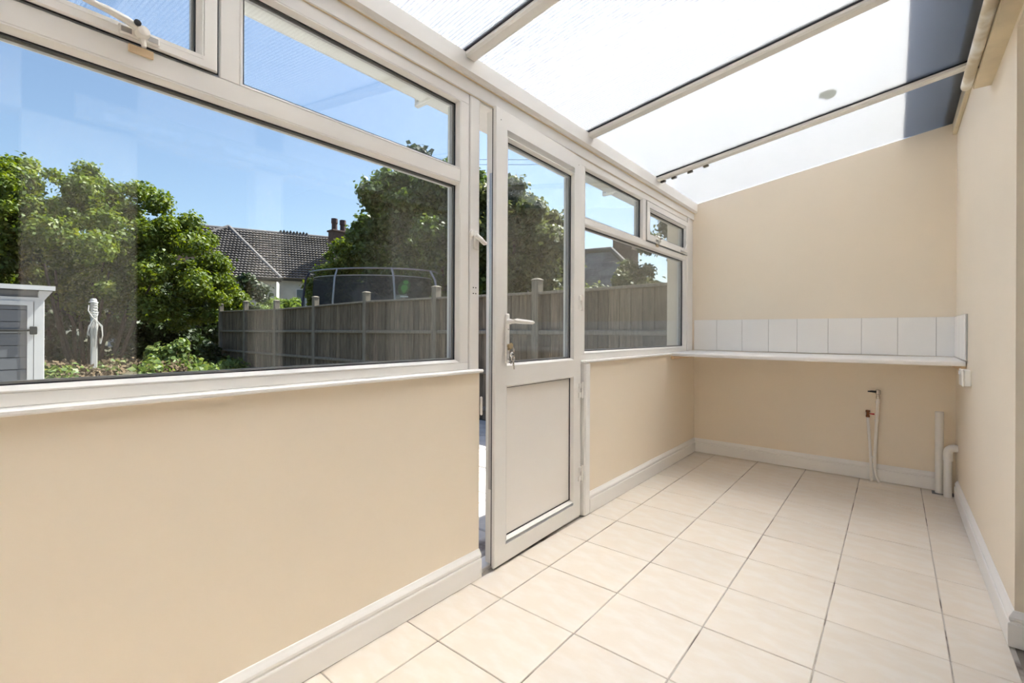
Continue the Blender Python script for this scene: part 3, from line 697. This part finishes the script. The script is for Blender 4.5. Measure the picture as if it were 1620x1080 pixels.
# right-hand trees beyond the fence
tree('tree', 'broad leafy tree beyond the fence behind the trampoline', 'tree', (-11.5, 10.2, .1),
     [((-12.0, 10.2, 4.2), (2.3, 2.0, 2.1), 70, .42), ((-11.1, 10.2, 5.3), (1.6, 1.3, 1.35), 36, .34), ((-13.7, 9.9, 4.2), (1.2, 1.0, .8), 22, .28), ((-14.1, 9.7, 5.0), (.5, .5, .35), 7, .2), ((-14.0, 8.8, 4.2), (.4, .35, .5), 7, .17), ((-12.8, 10, 5.9), (.6, .5, .5), 9, .22), ((-10.6, 10.3, 2.6), (2.2, 1.6, 1.6), 40, .5)],
     L_TREE, 60000, .11, 4, nst=5, srad=.12, spread=.9, stemtop=4.5)
tree('tree', 'airy tree seen through the door glass beyond the fence', 'tree', (-8.1, 10.2, .1),
     [((-8.3, 10.3, 3.6), (1.5, 1.4, 1.6), 42, .45), ((-7.7, 10.2, 2.6), (1.3, 1.2, 1.5), 30, .45), ((-8.8, 10.4, 4.7), (.9, .8, .6), 10, .35)],
     L_OLIVE, 42000, .10, 5, nst=5, srad=.08, spread=.8, stemtop=4)
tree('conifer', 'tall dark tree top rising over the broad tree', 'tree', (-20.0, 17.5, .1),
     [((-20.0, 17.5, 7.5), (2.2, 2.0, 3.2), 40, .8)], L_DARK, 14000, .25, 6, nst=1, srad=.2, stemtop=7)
tree('bush', 'bright yellow-green bush left of the trampoline below the roof', 'bush', (-15.2, 9.0, .1),
     [((-15.2, 8.95, 3.3), (.7, .65, .75), 20, .28), ((-15.0, 9.3, 3.9), (.5, .5, .5), 10, .25), ((-15.3, 8.7, 2.4), (.8, .7, .9), 16, .3)], L_BUSH, 22000, .08, 7, nst=4, srad=.05, spread=.6)
tree('bamboo', 'light feathery shrub in front of the far white house', 'shrub', (-23.5, 9.8, .1),
     [((-23.5, 10.2, 1.5), (.7, 1.5, 1.05), 34, .3), ((-23.8, 11.2, 1.9), (.5, .5, .8), 12, .3)], L_LIGHT, 12000, .10, 8, nst=6, srad=.03, spread=.8, long=3.0)
tree('tree', 'yellowish tree over the neighbouring roof, seen in the far small window', 'tree', (-5.0, 13.0, .1),
     [((-4.3, 13.0, 3.5), (1.0, 1.0, .95), 26, .3), ((-3.2, 12.6, 3.1), (1.2, 1.0, 1.2), 24, .36), ((-5.5, 12.2, 2.3), (.7, .6, .7), 16, .25)], L_OLIVE, 28000, .085, 9, nst=3, srad=.08, spread=.5)
tree('hedge', 'leafy climber just behind the fence top, seen in the far small window', 'hedge', (-3.2, 5.6, -.1),
     [((-3.1, 5.5, 1.25), (.8, .3, .32), 22, .14), ((-3.0, 5.5, 1.5), (.25, .25, .3), 7, .1)], L_OLIVE, 9000, .04, 10, nst=4, srad=.015, spread=.5, stemtop=1.2)
# ground cover plants at the foot of the bush
gs = random.Random(4)
for i in range(26):
    x_ = -11.0-gs.random()*2.6; y_ = .55+(i+gs.random()*.8)*.165
    hgt = gs.uniform(.03, .12); cl = [(x_+gs.uniform(-.25, .25), y_+gs.uniform(-.2, .2), gz(x_, y_)+hgt*gs.uniform(.5, 1.1), .2, .2, .1) for _ in range(5)]
    t = foliage('ground_plant', L_GC, cl, 75, .085, 100+i)
    tag(t, 'low pale green leafy plant on the soil below the big bush', 'plant', 'ground cover plants below the bush')
tree('shrub', 'bushy young shrub with pale leaves in front of the dark hedge', 'shrub', (-13.3, 3.6, .15),
     [((-13.3, 3.5, .42), (.3, .42, .28), 14, .14)], L_GC, 2300, .09, 30, nst=3, srad=.015, spread=.3, stemtop=.8)
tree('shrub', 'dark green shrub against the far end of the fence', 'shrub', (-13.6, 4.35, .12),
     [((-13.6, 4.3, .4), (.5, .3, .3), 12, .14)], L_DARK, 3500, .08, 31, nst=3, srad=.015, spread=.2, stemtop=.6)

litter = foliage('leaf_litter', mat('dry_brown_leaves', (.16, .11, .06), .9, var=.5, vscale=9), [(-11.5-.25*(k % 12), .3+.105*k, .16+.01*(k % 12), .5, .4, .05) for k in range(34)], 9000, .06, 77)
tag(litter, 'brown fallen leaf litter on the soil below the bush', 'leaf litter', kind='stuff')
# ---- clothes-line post
cp = thing('line_post', 'pale wooden clothes-line post wrapped in hanging rope', 'post', (-12.4, 1.90, .15))
px, py, pz = -12.4, 1.885, .10
obj('post', MB().box(px-.04, px+.05, py-.05, py+.045, pz, 1.63, c=.008), ROPE, cp)
obj('post_top', MB().lathe((px, py-.01, 1.60), (0, 0, 1), [(.075, 0), (.075, .02), (.05, .03), (.055, .06), (.04, .085), (.01, .09)], 12), ROPE, cp, smooth=True)
rs = random.Random(8); mb = MB()
for k in range(7):
    z = 1.58-.04*k; mb.tube([(px+.005+.062*math.cos(t), py-.005+.06*math.sin(t), z+.02*math.sin(t+k)) for t in [i*2*math.pi/12 for i in range(12)]], .007, 5, closed=True)
for k in range(12):
    y_ = py-.07+k*.013; x_ = px+.055+rs.uniform(0, .02); z1 = rs.uniform(.55, 1.0); o_ = rs.uniform(-.06, .07)
    mb.tube([(x_, y_*.5+py*.5, 1.22+rs.uniform(-.03, .04)), (x_+.02, y_+o_*.6, 1.13), (x_+.01, y_+o_, .95), (x_, y_+o_*.9, z1)], .005, 5)
mb.tube([(px+.06, py-.09, 1.55), (px+.07, py-.10, 1.44), (px+.07, py-.04, 1.32), (px+.07, py+.03, 1.24), (px+.07, py+.11, 1.14), (px+.06, py+.12, .95), (px+.06, py+.09, .78)], .009, 6)
mb.tube([(px+.06, py+.06, 1.42), (px+.07, py+.0, 1.32), (px+.07, py-.06, 1.2), (px+.07, py-.10, 1.02), (px+.06, py-.09, .95)], .009, 6)
obj('rope', mb, ROPE, cp)

# ---- shed (faces +X)
shd = thing('shed', 'grey plastic garden shed with white trim and black strap hinges', 'shed', (-5.7, -.5, -.06))
X0, ye, zt = -5.0, .475, 1.375
obj('wall', B(X0-1.3, X0-.022, -1.35, ye-.03, -.06, zt-.02), SHEDG, shd)
z = -.05; k = 0
while z < zt-.06:
    z1 = min(z+.088, zt-.03)
    obj('plank', MB().prism([(X0-.022, -1.33, z), (X0-.009, -1.33, z), (X0-.0105, -1.33, z1-.004), (X0-.022, -1.33, z1-.004)], (0, ye-.03+1.33, 0)), SHEDG, shd); z += .088
obj('corner_trim', B(X0-.06, X0+.006, ye-.035, ye, -.06, zt-.035, c=.004), SHEDW, shd)
obj('corner_trim', B(X0-.06, X0+.006, -1.37, -1.335, -.06, zt-.035, c=.004), SHEDW, shd)
obj('roof', MB().prism([(X0+.05, -1.42, zt-.028), (X0+.05, -1.42, zt+.006), (X0-1.4, -1.42, zt+.10), (X0-1.4, -1.42, zt+.065)], (0, ye+.055+1.42, 0)), SHEDW, shd)
obj('bracket', MB().prism([(X0+.01, ye-.03, zt-.10), (X0+.01, ye+.0, zt-.10), (X0+.01, ye+.045, zt-.03), (X0+.01, ye-.03, zt-.03)], (-.04, 0, 0)), SHEDW, shd)
dr = obj('door', MB().ring(-.95, .415, .02, 1.262, [(0, X0-.004), (0, X0+.018), (.032, X0+.018), (.032, X0-.004)]), SHEDW, shd)
obj('door_edge', MB().ring(-.985, .450, -.01, 1.292, [(0, X0-.006), (0, X0+.008), (.03, X0+.008), (.03, X0-.006)]), SHEDW, dr)
z = .055
while z < 1.22:
    z1 = min(z+.088, 1.232)
    obj('door_plank', MB().prism([(X0-.004, -.918, z), (X0+.0085, -.918, z), (X0+.007, -.918, z1-.004), (X0-.004, -.918, z1-.004)], (0, 1.302, 0)), SHEDG, dr); z += .088
for z in (.98, .66-.02):
    pass
for z in (1.045, .605): obj('strap_hinge', MB().box(X0+.012, X0+.026, .17, .40, z-.007, z+.007, c=.003).box(X0+.012, X0+.032, .395, .435, z-.03, z+.03, c=.004), DARK, dr)

# ---- trampoline beyond the fence
tr = thing('trampoline', 'large trampoline with dark safety net and arched poles behind the fence', 'trampoline', (-11.0, 8.0, 0))
ccx, ccy, ax_, ay_ = -12.6, 8.35, 2.75, 1.35
def el(t, s_=1, z=0): return (ccx+ax_*s_*math.cos(t), ccy+ay_*s_*math.sin(t), z+.0)
ZT = 2.84
ringz = lambda t: ZT+.12*math.cos(t+math.pi)*1.0
obj('top_ring', MB().tube([el(t, 1, ringz(t)) for t in [i*2*math.pi/48 for i in range(48)]], .022, 8, closed=True), FRAMEG, tr, smooth=True)
for k, a in enumerate([math.pi*q_ for q_ in (1.03, 1.30, 1.55, 1.80, 2.02, .28, .5, .80)]):
    o = obj('net_pole', MB().tube([el(a, 1, ringz(a)), el(a, 1.07, ringz(a)-.25), el(a, 1.12, 1.9), el(a, 1.12, 1.2), el(a, 1.1, .1)], .03, 8), (BLUEB, BLUEB, FRAMEG, FRAMEG, FRAMEG, FRAMEG, BLUEB, BLUEB)[k], tr, smooth=True)
vs = []; n_ = 48
for z, s_ in ((1.0, .93), (1.7, .93), (2.3, .93), (2.66, .92)): vs += [el(i*2*math.pi/n_, s_, z+(ringz(i*2*math.pi/n_)-ZT)) for i in range(n_)]
mb = MB().add(vs, [(k*n_+i, k*n_+(i+1) % n_, (k+1)*n_+(i+1) % n_, (k+1)*n_+i) for k in range(3) for i in range(n_)]); net = obj('safety_net', mb, NET, tr, smooth=True)
obj('net_edge', MB().tube([el(i*2*math.pi/n_, .92, 2.67+(ringz(i*2*math.pi/n_)-ZT)) for i in range(n_)], .012, 5, closed=True), SPACER, tr)
obj('pad', MB().tube([el(i*2*math.pi/n_, 1, .98) for i in range(n_)], .10, 8, closed=True), BLUEB, tr)
obj('mat', MB().add([el(i*2*math.pi/n_, .95, .95) for i in range(n_)], [tuple(range(n_))]), FRAME, tr)
# green printed emblem on the net: oval figure with word mark below
a0 = math.pi*1.87; def_c = Vector(el(a0, .945, 2.25)); tg = (Vector(el(a0+.02, .945, 2.25))-def_c).normalized()
if tg.x < 0: tg = -tg
out_ = Vector((tg.y, -tg.x, 0))
def emb(pts, off): return MB().prism([def_c+tg*a+Vector((0, 0, 1))*b_+out_*off for a, b_ in pts], out_*.006)
oval = [(.16*math.cos(t)+.05*math.sin(t), .21*math.sin(t)) for t in [i*2*math.pi/20 for i in range(20)]]
em = obj('net_emblem', emb(oval, .02), mat('dark_green_print', (.012, .07, .01), .6), tr)
head_ = [(.07*math.cos(t)+.045, .055*math.sin(t)+.13) for t in [i*2*math.pi/14 for i in range(14)]]
body_ = [(.075, .06), (.10, -.02), (.04, -.12), (-.01, -.17), (-.06, -.11), (-.09, -.02), (-.04, .065)]
obj('emblem_figure', emb(head_, .03), GREEN, em); obj('emblem_figure', emb(body_, .03), GREEN, em)
for k in range(5): obj('word_mark', emb([(-.10+k*.042, -.27), (-.068+k*.042, -.27), (-.068+k*.042, -.235), (-.10+k*.042, -.235)], .02), PRINTW, em)

# ---- far houses
def tiled(name, P0, ud, vd, nu, nv, poly, material, parent, amp=.05, butt=.04):
    """pantile courses as one joined part; u along courses, v up the slope; poly(u,v) mask in 0..1"""
    P0, ud, vd = Vector(P0), Vector(ud), Vector(vd); nn = ud.cross(vd).normalized()
    if nn.z < 0: nn = -nn
    mb = MB()
    for j in range(nv):
        for i in range(nu):
            u, v = (i+.5)/nu, (j+.5)/nv
            if not poly(u, v): continue
            a, b_ = i/nu, (i+1)/nu; mid = (a*.45+b_*.55); c_, d_ = j/nv, (j+1.08)/nv
            def Q(u_, v_, h_): return P0+ud*u_+vd*v_+nn*h_
            mb.add([Q(a, c_, butt), Q(mid-.12/nu, c_, amp+butt), Q(mid+.28/nu, c_, amp+butt), Q(b_, c_, butt), Q(a, d_, 0), Q(mid-.12/nu, d_, amp), Q(mid+.28/nu, d_, amp), Q(b_, d_, 0),
                    Q(a, c_, -.02), Q(b_, c_, -.02)],
                   [(0, 1, 5, 4), (1, 2, 6, 5), (2, 3, 7, 6), (8, 1, 0), (8, 9, 2, 1), (9, 3, 2)])
    o = obj(name, mb, material, parent); o['kind'] = 'stuff'; return o
hs = thing('house', 'far white house with brown pantiled hipped roof and twin chimney pots', 'house', (-32, 15, 0))
A = Vector((-36.6, 9.6, 8.05)); Bp = Vector((-31.3, 22.5, 8.10)); E0 = Vector((-34.5, 8.8, 4.62)); E1 = Vector((-29.2, 21.7, 4.62))
ud = E1-E0; vd = A-E0
tiled('roof_tiles', E0, ud, vd, 70, 19, lambda u, v: True, RTILE, hs, .06, .15)
rx = ud.normalized(); nrm = Vector((rx.y, -rx.x, 0)).normalized()
nrm = nrm if nrm.x > 0 else -nrm
obj('roof_deck', MB().prism([E0, E1, Bp, A], (0, 0, -.12)), DARK, hs)
obj('wall', MB().prism([E0-nrm*.35+Vector((0, 0, -.02)), E1-nrm*.35+Vector((0, 0, -.02)), E1-nrm*4+Vector((0, 0, -.02)), E0-nrm*4+Vector((0, 0, -.02))], (0, 0, -4.6)), RENDER, hs)
obj('gutter', MB().tube([E0+nrm*.05, E1+nrm*.05], .06, 6), DARK, hs)
obj('ridge', MB().tube([A+Vector((0, 0, .05)), Bp+Vector((0, 0, .05))], .12, 8), RIDGE, hs)
# wing with hipped front
AP = Vector((-33.6, 11.7, 7.75)); CR = Vector((-29.6, 13.3, 4.25)); CL = Vector((-33.7, 5.6, 4.45))
wud = CR-CL
pu = (AP-CL).dot(wud)/wud.length_squared; base_pt = CL+wud*pu; wvd = AP-base_pt
tiled('roof_tiles', CL, wud, wvd, 44, 20, lambda u, v: (u < pu+(1-pu)*(1-v)) and (u > pu*v*.98), RTILE, hs, .06, .15)
obj('roof_deck', MB().prism([CL, CR, AP], (0, 0, -.12)), DARK, hs)
obj('hip_ridge', MB().tube([CR+Vector((0, 0, .08)), AP+Vector((0, 0, .12))], .13, 8), RIDGE, hs)
obj('hip_ridge', MB().tube([CL+Vector((0, 0, .08)), AP+Vector((0, 0, .12))], .13, 8), RIDGE, hs)
wn = Vector((wud.y, -wud.x, 0)).normalized(); wn = wn if wn.x > 0 else -wn
wu = wud.normalized()
obj('gutter', MB().tube([CL+wn*.05, CR+wn*.05], .07, 6), DARK, hs)
obj('wall', MB().prism([CL-wn*.3, CR-wn*.3-wu*.3, CR-wn*3.2-wu*.3, CL-wn*3.2], (0, 0, -4.4)), RENDER, hs)
def hwin(c, u_, n_, w_, h_):
    c = Vector(c); mb = MB().prism([c-u_*w_/2, c+u_*w_/2, c+u_*w_/2+Vector((0, 0, h_)), c-u_*w_/2+Vector((0, 0, h_))], n_*.06); o = obj('window', mb, SHEDW, hs)
    for k in (0, 1):
        a = c-u_*(w_/2-.06-k*(w_/2-.03))+n_*.061+Vector((0, 0, .07)); wd = w_/2-.10
        obj('pane', MB().prism([a, a+u_*wd, a+u_*wd+Vector((0, 0, h_-.14)), a+Vector((0, 0, h_-.14))], n_*.01), mat('far_pane', (.10, .13, .16), .1), o)
hwin(CR-wu*1.6-wn*.28+Vector((0, 0, -1.15)), wu, wn, .95, .95)
hwin(E0+ud*.55-nrm*.33+Vector((0, 0, -1.9)), rx, nrm, 1.3, 1.3)
# chimney with two pots
cb = Vector((-31.4, 18.2, 7.9))
ch = obj('chimney', MB().box(cb.x-.35, cb.x+.35, cb.y-.62, cb.y+.62, cb.z-.3, cb.z+.42, c=.02).box(cb.x-.42, cb.x+.42, cb.y-.7, cb.y+.7, cb.z+.36, cb.z+.48, c=.02), CHIM, hs)
for dy in (-.33, .33): obj('chimney_pot', MB().lathe((cb.x, cb.y+dy, cb.z+.48), (0, 0, 1), [(.2, 0), (.19, .5), (.23, .52), (.22, .85), (.12, .86)], 12), CPOT, ch)
mb = MB()
for k in range(9): mb.lathe((-34.2+.08*k, 15.3+.2*k, 8.17), (0, 0, 1), [(.07, 0), (.09, .1), (.03, .18+.04*(k % 2))], 6)
obj('ridge_cresting', mb, DARK, hs)
h2 = thing('chimney_stack', 'dark brick chimney stack peeking over the big bush', 'chimney', (-30, 7.9, 0))
obj('stack', MB().box(-30.4, -29.6, 7.6, 8.7, 0, 6.35, c=.02).box(-30.5, -29.5, 7.5, 8.8, 6.25, 6.5, c=.02), CHIM, h2)
obj('chimney_pot', MB().lathe((-30, 7.95, 6.5), (0, 0, 1), [(.22, 0), (.2, .35), (.24, .37), (.1, .4)], 12), CPOT, h2)
# neighbour building seen in the far small window
nb = thing('bungalow', 'neighbouring grey-roofed building with tall chimney, seen in the far small window', 'house', (-7, 14, 0))
P0 = Vector((-9.9, 12.3, 1.4)); P1 = Vector((-4.75, 13.6, 1.4)); Rg0 = Vector((-10.2, 14.6, 3.8)); Rg1 = Vector((-7.42, 14.3, 3.80))
u_ = P1-P0; q0 = (Rg0-P0).dot(u_)/u_.length_squared; q1 = (Rg1-P0).dot(u_)/u_.length_squared
tiled('roof_slates', P0, u_, Rg1-(P0+u_*q1), 40, 34, lambda u, v: u < q1+(1-q1)*(1-v), RTILE2, nb, .008, .012)
obj('roof_deck', MB().prism([P0, P1, Rg1, P0+Rg1-(P0+u_*q1)], (0, 0, -.15)), RTILE2, nb)
obj('hip_ridge', MB().tube([P1+Vector((0, 0, .08)), Rg1+Vector((0, 0, .08))], .09, 8), RIDGE, nb)
obj('ridge', MB().tube([P0+Rg1-(P0+u_*q1)+Vector((0, 0, .05)), Rg1+Vector((0, 0, .08))], .09, 8), RIDGE, nb)
obj('wall', MB().prism([P0+Vector((.2, .4, 0)), P1+Vector((-.4, .2, 0)), P1+Vector((-.6, 2.5, 0)), P0+Vector((0, 3, 0))], (0, 0, -1.9)), RENDER, nb)
cbx, cby = -7.52, 15.6
obj('chimney', MB().box(cbx-.36, cbx+.36, cby-.3, cby+.3, 1.2, 4.45, c=.01).box(cbx-.41, cbx+.41, cby-.35, cby+.35, 4.0, 4.08, c=.01), CHIM, nb)
# overhead cables
def cable(name, label, a, b_, sag=.25):
    a, b_ = Vector(a), Vector(b_); pts = [a.lerp(b_, t/16)-Vector((0, 0, sag*4*(t/16)*(1-t/16))) for t in range(17)]
    tag(obj(name, MB().tube(pts, .012, 5), DARK), label, 'cable')
cable('overhead_cable', 'thin dark overhead cable crossing the sky, the upper one', (-30, 22, 14.6), (-2, 19, 7.3))
cable('overhead_cable', 'thin dark overhead cable crossing the sky, the lower one', (-30, 22, 14.2), (-2, 19, 7.15))
